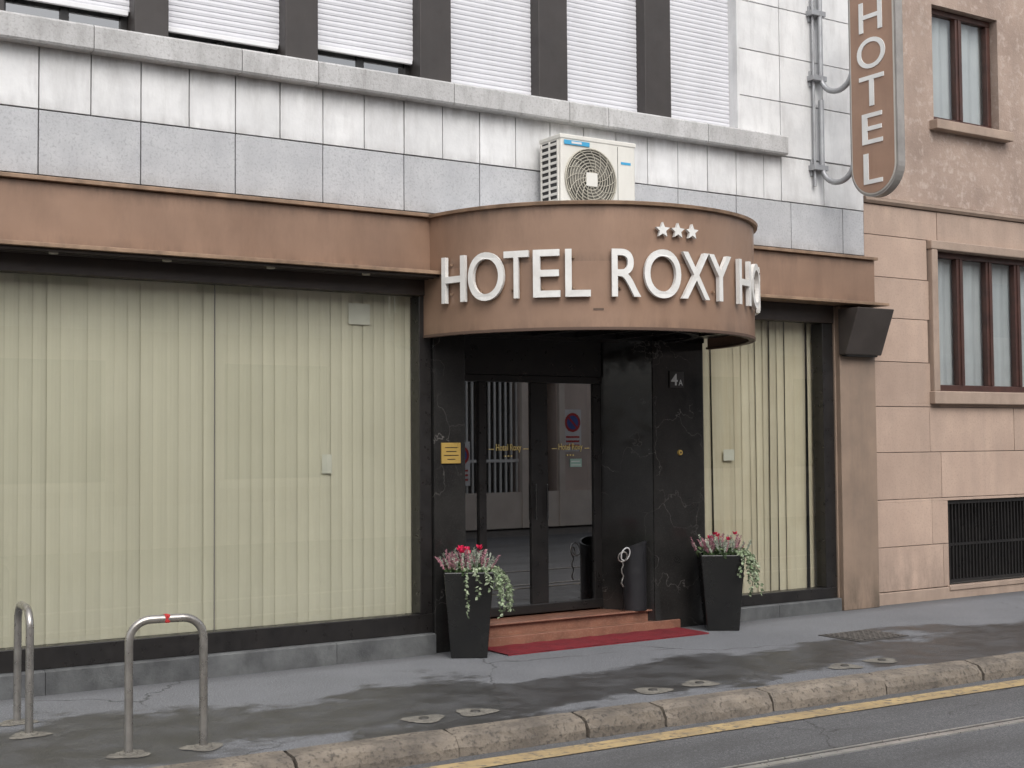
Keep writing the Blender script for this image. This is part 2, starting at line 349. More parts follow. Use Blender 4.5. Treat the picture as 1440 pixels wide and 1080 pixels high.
W=MB(); W.box(8.34,8.37,.0,.2,4.42,6.0); W.obj("window_reveal",white_tile,H)

def fascia(x0,x1):
    W=MB(); W.box(x0,x1,-.10,.04,2.905,3.315); W.obj("fascia_panel",bronze,H,.004)
    W=MB(); W.prism_x(x0-.002,x1+.01,[(-.14,3.318),(-.14,3.345),(.0,3.37),(.03,3.318)]); 
    W.prism_x(x0-.002,x1+.02,[(-.26,2.868),(-.26,2.895),(-.08,2.903),(.1,2.9),(.1,2.868)]); W.obj("fascia_trim",bronze_l,H,.003)
fascia(-6,5.09); fascia(8.01,9.98)
W=MB(); W.box(-6,5.10,-.02,.10,2.73,2.866); W.box(7.87,9.5,-.02,.1,2.70,2.866); 
for yy in (-.22,-.15,-.08): W.box(-6,5.1,yy,yy+.02,2.845,2.867)
W.obj("shutter_box",M("shutter_box_brown",(.03,.022,.018),(.045,.032,.025),4,.45),H,.004)
W=MB()
for i in range(12):
    xx=-3+i*.75
    if xx<5: W.cyl((xx,-.16),.03,.03,2.84,2.86,16)
W.obj("soffit_spots",acg,H)
W=MB(); W.box(-6,5.14,-.005,.12,.155,.30); W.box(5.03,5.135,-.003,.14,.30,2.73); W.box(7.86,9.5,-.005,.12,.12,.22); W.box(9.36,9.5,-.003,.14,.22,2.70); W.box(7.855,7.885,0,.12,.22,2.7)
W.obj("shopfront_frame",dark,H,.005)
W=MB(); W.box(3.417,3.421,.052,.066,.3,2.73); W.obj("glass_joint",joint_m,H)
W=MB(); 
xs=[-6+1.03*i for i in range(11)]+[5.13]
for a,b in zip(xs,xs[1:]): W.prism_x(a+.002,b-.002,[(-.07,-.01),(-.07,.145),(-.05,.155),(.1,.155),(.1,-.01)],rnd.random())
for a,b in ((7.87,8.7),(8.7,9.5)): W.prism_x(a+.002,b-.002,[(-.06,-.01),(-.06,.11),(-.05,.12),(.1,.12),(.1,-.01)],rnd.random())
W.obj("stone_base",base_st,H)
W=MB(); W.pane(-6,3.417,.06,.30,2.73); W.pane(3.421,5.03,.06,.30,2.73); W.pane(7.885,9.36,.06,.22,2.70); W.obj("shopfront_glass",g_win,H)
B=MB(); x=-5.9
while x<5.0:
    w=.100; ang=rad(rnd.gauss(5.5,1.8)); t=rnd.random()
    lean=rnd.gauss(0,.003); bulge=.006
    for k in range(4):
        u0,u1=k/4,(k+1)/4
        def P(u,z,l=0): return (x+u*w*math.cos(ang)*1.08+l,.15+u*w*math.sin(ang)-bulge*math.sin(math.pi*u),z)
        B.add([P(u0,.24,lean),P(u1,.24,lean),P(u1,2.80),P(u0,2.80)],[(0,1,2,3)],t)
    x+=w*.90
B.obj("vertical_blinds",blind,H)
B=MB(); x=7.86
while x<9.45:
    w=rnd.uniform(.095,.12); ang=rad(rnd.gauss(6,7)); t=rnd.random(); lean=rnd.gauss(0,.012)
    for k in range(3):
        u0,u1=k/3,(k+1)/3
        def P(u,z,l=0): return (x+u*w*math.cos(ang)+l,.17+u*w*math.sin(ang)-.008*math.sin(math.pi*u),z)
        B.add([P(u0,.16,lean),P(u1,.16,lean),P(u1,2.80),P(u0,2.80)],[(0,1,2,3)],t)
    x+=w*(.82 if rnd.random()<.85 else 1.0)
B.obj("curtain_strips",blind2,H)
W=MB(); W.pane(4.50,4.68,.135,2.50,2.66); W.pane(4.28,4.36,.135,1.38,1.52); W.pane(8.23,8.36,.135,1.42,1.52)
W.obj("window_notice",M("paper",(.58,.58,.50)),H)
W=MB(); W.box(-5.8,5.13,.75,.8,0,3.0); W.box(7.9,9.75,.75,.8,0,3.0); W.box(5.10,5.13,.14,.8,0,3); W.box(7.86,7.89,.14,.8,0,3);W.box(-5.8,5.1,.15,.75,.0,.15);W.box(7.9,9.7,.15,.75,.0,.1); W.obj("shop_interior",M("shop_int",(.22,.21,.17)),H)
# entrance: pillars, splayed jamb, step, sliding doors
DY=.38
W=MB(); W.box(5.142,5.42,-.03,.6,0,2.46); W.box(7.29,7.85,-.03,.6,0,2.46); W.obj("granite_pillars",granite,H,.004)
W=MB(); W.prism_z([(7.288,-.02),(7.288,.55),(7.02,.55),(7.02,DY+.01)],.0,2.46); W.obj("splayed_jamb",granite,H)
W=MB(); W.box(5.1,7.9,.0,.9,2.46,3.36); W.box(5.42,7.02,DY-.04,.6,2.16,2.46); W.obj("entrance_header",dark,H)
W=MB(); W.box(5.43,7.285,.03,.60,.0,.158); W.box(5.43,7.55,-.05,.028,.0,.075); W.box(5.43,7.285,-.005,.06,.1585,.172); W.obj("entrance_steps",terra,H,.006)
W=MB(); 
for a,b in ((5.42,5.52),(5.79,5.86),(6.30,6.47),(6.95,7.03)): W.box(a,b,DY-.015,DY+.04,.173,2.10)
W.box(5.42,7.03,DY-.02,DY+.045,.174,.25); W.box(5.42,7.03,DY-.025,DY+.05,2.10,2.16)
W.obj("door_frames",dark,H,.006)
W=MB(); W.pane(5.52,5.79,DY+.01,.25,2.10); W.pane(5.86,6.30,DY+.005,.25,2.10); W.pane(6.47,6.95,DY+.005,.25,2.10); W.obj("door_glass",g_door,H)
W=MB(); W.box(6.32,6.335,DY-.05,DY-.035,.95,1.25); W.box(6.435,6.45,DY-.05,DY-.035,.95,1.25); W.obj("door_handles",M("handle",(.1,.1,.1),rough=.25,metal=.8),H,.004)
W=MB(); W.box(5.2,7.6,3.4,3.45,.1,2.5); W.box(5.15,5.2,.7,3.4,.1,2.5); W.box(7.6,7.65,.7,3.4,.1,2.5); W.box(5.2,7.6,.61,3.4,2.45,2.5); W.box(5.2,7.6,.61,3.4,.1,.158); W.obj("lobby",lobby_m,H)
W=MB(); W.box(5.9,6.5,1.9,2.3,.16,1.2); W.box(5.85,6.55,1.85,2.35,1.2,1.24); W.obj("lobby_counter",M("counter_wood",(.2,.12,.07)),H)
def text(name,txt,x,y,z,h,mat,parent,w=None,ext=.001,off=0):
    v,f=glyph(txt,off,.5); 
    x0=min(p[0] for p in v);x1=max(p[0] for p in v);y0=min(p[1] for p in v);y1=max(p[1] for p in v); s=h/(y1-y0); sx=(w/(x1-x0)) if w else s
    mb=MB(); mb.add([(x+(p[0]-x0)*sx, y-p[2]*ext*2, z+(p[1]-y0)*s) for p in v],f); return mb.obj(name,mat,parent)
golt=M("gold_foil",(.80,.62,.26),(.72,.55,.2))
for xx in (5.96,6.59):
    text("door_lettering","Hotel Roxy",xx,DY-.002,1.515,.07,golt,H,.25,off=.006)
    W=MB(); W.box(xx-.07,xx-.02,DY-.005,DY-.002,1.54,1.547); W.box(xx+.27,xx+.32,DY-.005,DY-.002,1.54,1.547)
    for k in range(3): W.box(xx+.085+k*.03,xx+.097+k*.03,DY-.005,DY-.002,1.48,1.492)
    W.obj("door_lettering_dash",golt,H)
W=MB(); W.box(6.71,6.83,DY-.002,DY+.002,1.385,1.455); W.obj("door_sign_reflection",M("reflection_green",(.30,.45,.38)),H)  # reflection of a street sign, painted onto the glass as a flat plate
W=MB(); W.box(6.72,6.82,DY-.004,DY-.002,1.40,1.405); W.box(6.72,6.81,DY-.004,DY-.002,1.43,1.436); W.obj("door_sign_reflection_text",whitem,H)  # lettering of the same painted-on sign reflection
W=MB(); W.box(9.52,10.0,-.07,.1,0.0,2.86); W.box(9.50,9.52,-.02,.1,0,2.86);W.obj("pilaster",pil_m,H,.006)
# ------------------------------------------------------------------ plaques and small fittings
pl=empty("brass_plaque"); W=MB(); W.box(5.20,5.37,-.045,-.031,1.44,1.60); W.obj("plate",gold,pl,.003)
W=MB(); 
for k,(a,b) in enumerate(((.03,.14),(.04,.13),(.02,.15),(.05,.12))): W.box(5.2+a,5.2+b,-.047,-.0455,1.56-k*.03,1.566-k*.03)
W.obj("engraving",dark,pl)
hn=empty("house_number_sign"); W=MB(); W.box(7.47,7.63,-.042,-.031,2.06,2.20); W.obj("plate",M("plate_black",(.035,.028,.024)),hn,.002)
text("digit","4",7.485,-.0425,2.08,.10,letter_m,hn,.072,off=.015); text("letter","A",7.568,-.0425,2.08,.05,letter_m,hn,.045,off=.01)
db=empty("door_bell"); W=MB(); n=20
W.add([(7.58+.022*math.cos(2*math.pi*i/n),-.045,1.50+.022*math.sin(2*math.pi*i/n)) for i in range(n)]+[(7.58+.025*math.cos(2*math.pi*i/n),-.03,1.50+.025*math.sin(2*math.pi*i/n)) for i in range(n)],[tuple(range(n))]+[(i,(i+1)%n,n+(i+1)%n,n+i) for i in range(n)]); W.obj("ring",gold,db)
W=MB(); W.add([(7.58+.009*math.cos(2*math.pi*i/n),-.047,1.50+.009*math.sin(2*math.pi*i/n)) for i in range(n)],[tuple(range(n))]); W.obj("button",dark,db)
fl=empty("wall_floodlight"); W=MB(); W.prism_x(9.50,9.99,[(-.073,2.40),(-.16,2.40),(-.33,2.83),(-.073,2.83)]); W.obj("hood",M("flood_dark",(.05,.042,.038),(.065,.055,.05),4,.4),fl,.008)
W=MB(); W.prism_x(9.54,9.95,[(-.075,2.385),(-.14,2.385),(-.15,2.399),(-.075,2.399)]); W.obj("lens",acd,fl)

# ------------------------------------------------------------------ canopy
CN=empty("entrance_canopy"); cx,R=6.52,1.45
n=96
def arc(r,z,y0=0): return [(cx+r*math.sin(rad(-90+180*i/n)),-r*math.cos(rad(-90+180*i/n))+y0,z) for i in range(n+1)]
def shell(prof,name,mat,bev=0):
    W=MB(); vs=[]
    for r,z in prof: vs+=arc(r,z)
    fs=[]
    k=len(prof)
    for a in range(k):
        b=(a+1)%k
        for i in range(n): fs.append((a*(n+1)+i,a*(n+1)+i+1,b*(n+1)+i+1,b*(n+1)+i))
    W.add(vs,fs); o=W.obj(name,mat,CN); 
    for p in o.data.polygons: p.use_smooth=True
    o.data.set_sharp_from_angle(angle=rad(30)); return o
shell([(R,2.42),(R,3.315),(R-.03,3.315),(R-.03,2.42)],"drum",bronze)
shell([(R+.03,3.312),(R+.035,3.335),(R-.03,3.35),(R-.05,3.335),(R-.05,3.312)],"rim",bronze_l)
shell([(R+.004,2.405),(R+.006,2.425),(R-.05,2.425),(R-.05,2.405)],"lower_rim",M("rim_dark",(.12,.075,.055)))
W=MB(); W.add([(cx,0,3.30)]+arc(R-.02,3.30),[(0,i+1,i+2) for i in range(n)]); W.obj("roof_sheet",gal,CN)
W=MB(); W.add([(cx,0,2.50)]+arc(R-.02,2.50),[(0,i+2,i+1) for i in range(n)]); 
W.obj("soffit",dark,CN)
shell([(1.0,2.45),(1.0,2.50),(.94,2.50),(.94,2.45)],"soffit_ring",dark)
W=MB()
for k in range(-2,3): W.box(cx+k*.42-.015,cx+k*.42+.015,-1.2 if abs(k)<2 else -.9,0,2.46,2.495)
W.obj("soffit_ribs",dark,CN)
def bend(nrm,phi0,phi1,z0,z1,r0,th):
    out=[]
    for (a,b,c) in nrm:
        ph=rad(phi0+(phi1-phi0)*a); r=r0+(c/.02+1)/2*th
        out.append((cx+r*math.sin(ph),-r*math.cos(ph),z0+(z1-z0)*b))
    return out
L=[("H",-78.2,-69.2),("O",-68.0,-56.4),("T",-56.4,-49.1),("E",-47.8,-40.2),("L",-38.8,-31.8),("R",-25.9,-17.6),("O",-16.5,-5.0),("X",-4.6,5.6),("Y",5.4,15.6),
   ("H",20.3,29.1),("O",30.2,41.8),("T",41.9,49.4),("E",50.7,58.3),("L",59.7,66.7)]
cache={}
def getg(ch):
    if ch not in cache: v,f=glyph(ch,.004,.02); cache[ch]=(norm(v),f)
    return cache[ch]
W=MB()
for ch,a,b in L:
    v,f=getg(ch); e=.006 if ch=="O" else 0
    W.add(bend(v,a,b,2.64-e,2.985+e,R+.015,.032),f)
W.obj("lettering",letter_m,CN)
W=MB()
for ch,a,b in L:
    for fz in (2.70,2.92):
        ph=rad((a*.7+b*.3)); W.box(cx+(R+.01)*math.sin(ph)-.008,cx+(R+.01)*math.sin(ph)+.008,-(R+.02)*math.cos(ph)-.004,-(R-.01)*math.cos(ph),fz,fz+.015)
W.obj("letter_pins",bronze_l,CN)
W=MB()
for pc in (-10.6,-5.6,-.6):
    v=[]
    for i in range(10):
        a=rad(90+36*i); q=.058 if i%2==0 else .026; v.append((q*math.cos(a)/(R),3.135+q*math.sin(a)))
    vs=[]
    for r in (R+.012,R+.04): vs+=[(cx+r*math.sin(rad(pc)+a),-r*math.cos(rad(pc)+a),z) for a,z in v]
    W.add(vs,[tuple(range(10))[::-1],tuple(range(10,20))]+[(i,(i+1)%10,10+(i+1)%10,10+i) for i in range(10)])
W.obj("stars",letter_m,CN)
W=MB(); W.add([(cx+(R+.003)*math.sin(rad(q)),-(R+.003)*math.cos(rad(q)),z) for q,z in ((-31,2.545),(-28,2.545),(-28,2.56),(-31,2.56))],[(0,1,2,3)]); W.obj("maker_label",M("label_brown",(.11,.07,.05)),CN)

# ------------------------------------------------------------------ air conditioner
AC=empty("air_conditioner_unit"); ax0,ax1,ay0,ay1,az0,az1=6.12,6.87,-.36,-.07,3.42,4.04
W=MB(); W.box(ax0,ax1,ay0,ay1,az0,az1); W.obj("casing",acw,AC,.015)
W=MB(); W.box(ax0-.006,ax1+.006,ay0-.006,ay1+.006,az1-.03,az1+.008); W.obj("lid",acw,AC,.008)
W=MB(); W.box(ax0+.08,ax0+.13,ay0+.02,ay1-.02,3.30,3.42); W.box(ax1-.13,ax1-.08,ay0+.02,ay1-.02,3.30,3.42); W.obj("feet",gal,AC)
fx,fz,fr=ax0+.29,3.70,.245
W=MB(); nn=40
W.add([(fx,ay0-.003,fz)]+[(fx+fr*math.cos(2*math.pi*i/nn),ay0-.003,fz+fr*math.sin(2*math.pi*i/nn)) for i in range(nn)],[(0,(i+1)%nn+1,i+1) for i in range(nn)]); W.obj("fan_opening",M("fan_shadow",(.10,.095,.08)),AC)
W=MB()
for k in range(3):
    a0=k*2.094
    for s in range(6):
        a=a0+s*.2; b=a+.2
        W.add([(fx+.06*math.cos(a),ay0-.005,fz+.06*math.sin(a)),(fx+.06*math.cos(b),ay0-.005,fz+.06*math.sin(b)),(fx+.2*math.cos(b+.3),ay0-.0045,fz+.2*math.sin(b+.3)),(fx+.2*math.cos(a+.3),ay0-.0045,fz+.2*math.sin(a+.3))],[(0,1,2,3)])
W.obj("fan_blades",M("fan_grey",(.22,.21,.18)),AC)
for rr in (.06,.085,.11,.135,.16,.185,.21,.232,.25):
    tube("grille_ring",[(fx+rr*math.cos(2*math.pi*i/36),ay0-.018+ (rr/.25)**2*.008,fz+rr*math.sin(2*math.pi*i/36)) for i in range(36)],.0038 if rr<.25 else .007,acg,AC,True,1)
for k in range(16):
    a=k*math.pi/8
    tube("grille_spoke",[(fx+q*math.cos(a+q*3.5),ay0-.018,fz+q*math.sin(a+q*3.5)) for q in (.05,.1,.15,.2,.25)],.003,acg,AC,False,1)
W=MB(); W.box(fx-.055,fx+.055,ay0-.024,ay0-.018,fz-.055,fz+.055); W.obj("grille_hub",acw,AC,.01)
W=MB()
for i in range(11): 
    z=3.46+i*.05; W.box(ax0-.012,ax0-.004,ay0+.03,ay1-.02,z,z+.022)
for y in (ay0+.03,(ay0+ay1)/2,ay1-.03): W.box(ax0-.014,ax0-.002,y-.008,y+.008,3.44,4.0)
W.obj("side_grille",acw,AC,.002)
W=MB(); W.box(ax0-.003,ax0-.001,ay0+.03,ay1-.03,3.46,4.0); W.obj("side_coil",acd,AC)
W=MB(); W.box(ax0+.03,ax0+.28,ay0-.009,ay0-.0065,3.965,4.0); W.obj("label_blue",blue,AC)
W=MB(); W.box(ax0+.60,ax0+.70,ay0-.003,ay0-.001,3.86,3.88); W.obj("label_logo",blue,AC)
W=MB(); W.box(ax0+.10,ax0+.20,ay0-.011,ay0-.0095,3.975,3.992); W.obj("label_white",whitem,AC)
W=MB(); W.box(ax0+.565,ax0+.568,ay0-.003,ay0-.001,3.44,4.0); W.obj("panel_seam",acd,AC)

# ------------------------------------------------------------------ blade sign
BS=empty("vertical_hotel_sign"); bx=9.42; yc,hw=-.665,.275; zb,zt=3.80,5.95
def cap(r,x,z0,z1,nn=20):
    pts=[(x,yc+r*math.cos(a),z0+r*math.sin(a)) for a in [math.pi+math.pi*i/nn for i in range(nn+1)]]
    pts+=[(x,yc+r*math.cos(a),z1+r*math.sin(a)) for a in [math.pi*i/nn for i in range(nn+1)]]
    return pts
def capsule(name,r,xa,xb,mat,z0=zb+hw,z1=zt-hw):
    W=MB(); p=cap(r,xa,z0,z1); q=cap(r,xb,z0,z1); k=len(p)
    W.add(p+q,[tuple(range(k)),tuple(range(k,2*k))[::-1]]+[(i,(i+1)%k,k+(i+1)%k,k+i) for i in range(k)]); return W.obj(name,mat,BS,.004)
capsule("casing",hw,bx-.045,bx+.045,M("sign_grey",(.34,.32,.30),(.25,.235,.22),5,.45,metal=.2))
capsule("rim",hw-.02,bx-.052,bx+.052,M("sign_rim",(.60,.58,.54)))
capsule("face",hw-.033,bx-.056,bx+.056,M("sign_brown",(.37,.23,.16),(.31,.19,.13),3,.4,streak=.4,stcol=(.2,.125,.09)))
zc=[5.45,5.11,4.765,4.42,4.055]
W=MB()
for ch,z in zip("HOTEL",zc):
    v,f=getg(ch); wd={"H":.27,"O":.33,"T":.29,"E":.24,"L":.22}[ch]
    for sg in (-1,1):
        W.add([(bx+sg*(.057+(p[2]/.02+1)*.004),yc+(-(p[0]-.5)*wd if sg<0 else (p[0]-.5)*wd),z-.14+p[1]*.28) for p in v],f)
W.obj("lettering",M("sign_white",(.80,.80,.78)),BS)
def jtube(zt0,zl):
    pts=[(9.34,-.06,zt0),(9.34,-.06,zl+.16)]
    for i in range(1,9):
        a=math.pi/2*i/8; pts.append((9.34+.04*(i/8),-.06-.17*(1-math.cos(a)),zl+.16-.16*math.sin(a)))
    for i in range(1,9):
        a=math.pi/2*i/8; pts.append((9.38+.02*i/8,-.23-.17*math.sin(a),zl+.16*(1-math.cos(a))))
    return pts
tube("bracket_tube",jtube(7.0,4.86),.026,gal,BS); tube("bracket_tube",jtube(4.80,4.00),.026,gal,BS)
tube("bracket_tube",[(9.27,-.035,7.0),(9.27,-.035,3.98)],.014,gal,BS)
W=MB()
for z in (4.98,4.13,5.6): W.box(9.22,9.40,-.085,0.0,z,z+.05); W.box(9.24,9.30,-.02,0,z-.05,z+.1)
W.obj("bracket_clamps",gal,BS,.003)

# ------------------------------------------------------------------ pink building
PB=empty("pink_stone_building"); x0=9.975; x1=17.
zs=[.12,.55,1.01,1.47,1.92,2.36,2.79,3.19,3.60,3.90]
wins=[(10.90,12.95,1.95,3.60),(11.12,13.3,.13,.98),(13.9,15.9,1.95,3.6)]
def cut(a,b,z0,z1):
    segs=[(a,b)]
    for (wx0,wx1,wz0,wz1) in wins:
        if z0<wz1-.02 and z1>wz0+.02:
            ns=[]
            for s,e in segs:
                if e<=wx0 or s>=wx1: ns.append((s,e)); continue
                if s<wx0: ns.append((s,wx0))
                if e>wx1: ns.append((wx1,e))
            segs=ns
    return segs
W=MB()
for i,(z0,z1) in enumerate(zip(zs,zs[1:])):
    xs=[x0,10.88,12.2,13.3,14.4,15.5,16.4,x1] if i%2 else [x0,11.03,12.5,13.3,14.9,16.0,x1]
    xs=[x0]+[q+rnd.uniform(-.01,.01) for q in xs[1:-1]]+[x1]
    for a,b in zip(xs,xs[1:]):
        zz=[z0]+sorted({w[k] for w in wins for k in (2,3) if z0+.02<w[k]<z1-.02})+[z1]
        t=rnd.random()
        for c,d in zip(zz,zz[1:]):
            for s,e in cut(a,b,c,d):
                if e-s>.03: W.box(s+.003,e-.003,.02+rnd.uniform(-.002,.002),.10,c+(.003 if c==z0 else 0),d-(.003 if d==z1 else 0),t)
W.obj("stone_slabs",pink,PB,.003)
W=MB(); W.box(x0,x1,.0,.12,-.01,.115); W.obj("plinth",stucco_trim,PB,.008)
W=MB(); W.prism_x(x0,x1,[(.0,3.905),(-.02,3.93),(-.02,3.955),(.05,3.975),(.1,3.975),(.1,3.905)]); W.obj("string_course",stucco_trim,PB)
def wallgrid(mb,xa,xb,za,zb,ya,yb,holes):
    X=sorted({xa,xb}|{h[0] for h in holes}|{h[1] for h in holes}); Z=sorted({za,zb}|{h[2] for h in holes}|{h[3] for h in holes})
    for a,b in zip(X,X[1:]):
        for c,d in zip(Z,Z[1:]):
            m,k=(a+b)/2,(c+d)/2
            if not any(h[0]<m<h[1] and h[2]<k<h[3] for h in holes): mb.box(a,b,ya,yb,c,d)
W=MB(); wallgrid(W,x0,x1,0,3.9,.095,.4,wins); W.obj("wall_core",joint_m,PB)
uw=[(11.06,12.10,4.84,6.05),(13.6,14.64,4.84,6.05),(16.0,16.9,4.84,6.05)]
W=MB(); wallgrid(W,x0,x1,3.976,7.4,.045,.4,uw); W.obj("stucco_wall",stucco,PB)
W=MB(); W.box(x0,x1,5.9,6.1,0,7.4);W.box(x0,x1,.4,6,7.3,7.4);W.box(x1-.1,x1,.4,6,0,7.3);W.box(x0,x0+.1,.4,6,0,7.3);W.box(x0+.1,x1,.9,.95,0,7.3); W.obj("building_shell",joint_m,PB)
def window(parent,a,b,z0,z1,y,npan):
    F=MB(); F.box(a,b,y,y+.07,z0,z0+.07); F.box(a,b,y,y+.07,z1-.06,z1); 
    F.box(a,a+.06,y+.001,y+.069,z0+.07,z1-.06); F.box(b-.06,b,y+.001,y+.069,z0+.07,z1-.06)
    wd=(b-a)/npan
    for i in range(1,npan): q=a+wd*i; F.box(q-.05,q+.05,y+.001,y+.069,z0+.07,z1-.06); 
    for i in range(1,npan): q=a+wd*i; F.box(q-.012,q+.012,y-.012,y,z0+.07,z1-.06)
    F.obj("window_frame",wood,parent,.006)
    G=MB(); G.pane(a+.05,b-.05,y+.038,z0+.06,z1-.05); G.obj("window_glass",g_pink,parent)
    C=MB(); nn=int((b-a)/.02)
    vs=[]
    for i in range(nn+1):
        q=a+(b-a)*i/nn; yy=y+.10+.010*math.sin(i*.8)+.008*math.sin(i*.33); vs+=[(q,yy,z0+.04),(q,yy,z1)]
    C.add(vs,[(2*i,2*i+2,2*i+3,2*i+1) for i in range(nn)]); C.obj("window_curtain",curtain,parent,smooth=True)
for (a,b,c,d) in uw:
    window(PB,a+.01,b-.01,c+.01,d,.13,2)
    W=MB(); W.box(a-.07,b+.10,-.06,.13,c-.10,c-.002,.5); W.obj("window_sill",stucco_trim,PB,.008)
for (a,b,c,d) in (wins[0],wins[2]):
    W=MB(); t=.09
    W.box(a,a+t,-.03,.18,c+.13,d-.09); W.box(b-t,b,-.03,.18,c+.13,d-.09); W.box(a-.01,b+.01,-.035,.18,d-.09,d); W.box(a-.02,b+.03,-.05,.2,c,c+.13)
    W.obj("window_surround",stucco_trim,PB,.01)
    window(PB,a+t,b-t,c+.13,d-.09,.08,4)
W=MB(); a,b,c,d=wins[1]
q=a+.04
while q<b-.03: W.box(q,q+.016,.05,.066,c+.02,d-.02); q+=.052
W.box(a,b,.045,.07,c+.02,c+.05); W.box(a,b,.045,.07,d-.04,d-.01); W.box(a,b,.045,.07,.52,.545); W.obj("basement_grille",dark,PB)
W=MB(); W.box(a,b,.3,.34,c,d); W.obj("basement_dark",black_int,PB)
W=MB(); W.box(a-.03,b+.03,-.012,.05,c-.05,c,.5); W.obj("grille_sill",stucco_trim,PB,.006)

# ------------------------------------------------------------------ bike racks
def rack(name,p,q,h=.69):
    E=empty(name); p=Vector((*p,0)); q=Vector((*q,0)); d=(q-p); d.normalize(); r=.11
    pts=[p+Vector((0,0,-.03)),p+Vector((0,0,h-r))]
    for i in range(1,9):
        a=math.pi/2*i/8; pts.append(p+d*(r-r*math.cos(a))+Vector((0,0,h-r+r*math.sin(a))))
    for i in range(0,9):
        a=math.pi/2*i/8; pts.append(q-d*(r-r*math.sin(a))+Vector((0,0,h-r+r*math.cos(a))))
    pts.append(q+Vector((0,0,-.03)))
    tube("hoop",[tuple(v) for v in pts],.022,steel,E,res=5)
    for s in (p,q):
        W=MB(); W.cyl((s.x,s.y),.05,.045,.004,.016,20); W.obj("foot_plate",patch_m,E,.003)
        o=patch("footing",s.x,s.y,.095,.004,False); o.parent=E
    return E
r1=rack("bike_rack",(1.885,-.86),(1.86,-1.25)); r2=rack("bike_rack",(2.17,-2.04),(2.55,-2.10))
W=MB(); W.box(2.345,2.375,-2.092,-2.045,.668,.7135); W.obj("sticker",redm,r2,.008)

# ------------------------------------------------------------------ planters with flowers
leafA=M("ivy_leaf",(.12,.19,.08),(.45,.50,.36),28,.6,tint=.35)
heatP=M("heather_pink",(.33,.13,.17),(.46,.26,.29),30,.8,tint=.35)
heatG=M("heather_silver",(.26,.31,.23),(.46,.49,.42),30,.8,tint=.35)
cyc=M("cyclamen_red",(.62,.01,.06),(.75,.03,.13),20,.5,tint=.2)
green=M("dark_leaf",(.05,.09,.035),(.09,.14,.05),20,.6,tint=.3)
def planter(name,c,rot,side,seed):
    r=random.Random(seed); E=empty(name,(c[0],c[1],0)); 
    b,t,h=.135,.185,.64
    cr,sr=math.cos(rot),math.sin(rot)
    def xf(x,y,z): return (x*cr-y*sr,x*sr+y*cr,z)
    W=MB(xf)
    P=[(-b,-b,0),(b,-b,0),(b,b,0),(-b,b,0),(-t,-t,h),(t,-t,h),(t,t,h),(-t,t,h)]
    ti=t-.018; P+=[(-ti,-ti,h),(ti,-ti,h),(ti,ti,h),(-ti,ti,h),(-ti,-ti,h-.04),(ti,-ti,h-.04),(ti,ti,h-.04),(-ti,ti,h-.04)]
    f=[(0,3,2,1)]
    for i in range(4):
        j=(i+1)%4; f+=[(i,j,4+j,4+i),(4+i,4+j,8+j,8+i),(8+i,8+j,12+j,12+i)]
    W.add(P,f); W.obj("pot",plastic,E,.008)
    W=MB(xf); W.add([(-ti,-ti,h-.035),(ti,-ti,h-.035),(ti,ti,h-.035),(-ti,ti,h-.035)],[(0,1,2,3)]); W.obj("soil",soil,E)
    Pk,Sv,Cy,Gr,Iv=MB(),MB(),MB(),MB(),MB()
    def leaf(mb,p,d,l,w,t):
        d=Vector(d).normalized(); s=d.cross(Vector((r.uniform(-1,1),r.uniform(-1,1),r.uniform(-1,1)))).normalized()*w; p=Vector(p)
        up=d.cross(s).normalized()*w*.3
        mb.add([p,p+d*l*.4+s,p+d*l,p+d*l*.4-s,p+d*l*.45+up],[(0,1,4),(1,2,4),(2,3,4),(3,0,4)],t)
    for i in range(90):
        a=r.uniform(0,6.28); q=r.uniform(.02,t*1.05); bx_,by_=q*math.cos(a),q*math.sin(a)
        mb=Pk if r.random()<.5 else Sv
        L_=r.uniform(.10,.20); lean=Vector((bx_*2.2+r.gauss(0,.2),by_*2.2+r.gauss(0,.2),1)).normalized(); base=Vector((bx_,by_,h-.03)); t0=r.random()
        k=0
        while k<L_:
            p=base+lean*k; 
            for _ in range(3):
                d=lean*.6+Vector((r.gauss(0,.6),r.gauss(0,.6),r.gauss(0,.3))); leaf(mb if k>.05 else Gr,p,d,.016,.004,min(1,max(0,t0+r.gauss(0,.2))))
            k+=.0065
    for i in range(150):
        a=r.uniform(0,6.28); q=r.uniform(0,t); leaf(Gr,(q*math.cos(a),q*math.sin(a),h-.02+r.uniform(0,.06)),(r.gauss(0,1),r.gauss(0,1),.5),.05,.016,r.random())
    for i in range(9):
        p=Vector((r.gauss(.0+.02*side,.05),r.gauss(-.03,.05),h+.13+r.uniform(-.02,.03)))
        for k in range(6):
            a=k*1.05+r.random(); leaf(Cy,p,(math.cos(a)*.6,math.sin(a)*.6,.8),.038,.014,r.random())
    for s in range(24):
        a=r.gauss(-.75,.6); 
        p=Vector((math.cos(a)*t*.75,math.sin(a)*t*.75,h+.02)); out=Vector((math.cos(a),math.sin(a),0)); L_=r.uniform(.12,.50); k=0
        v=out*1.0+Vector((0,0,.5)); v.normalize()
        while k<L_:
            p=p+v*.014; v=(v+Vector((r.gauss(0,.10),r.gauss(0,.10),-.17))).normalized(); k+=.014
            if r.random()<.8:
                d=Vector((r.gauss(0,.7),r.gauss(0,.7),-.5)); w=r.uniform(.009,.016); leaf(Iv,p,d,w*2.6,w,r.random())
                leaf(Iv,p,d+Vector((r.gauss(0,.5),r.gauss(0,.5),0)),w*2.0,w*.8,r.random())
    for m_,n_,q_ in ((Pk,"heather_pink",heatP),(Sv,"heather_silver",heatG),(Cy,"cyclamen",cyc),(Gr,"leaves",green),(Iv,"ivy",leafA)): m_.obj(n_,q_,E)
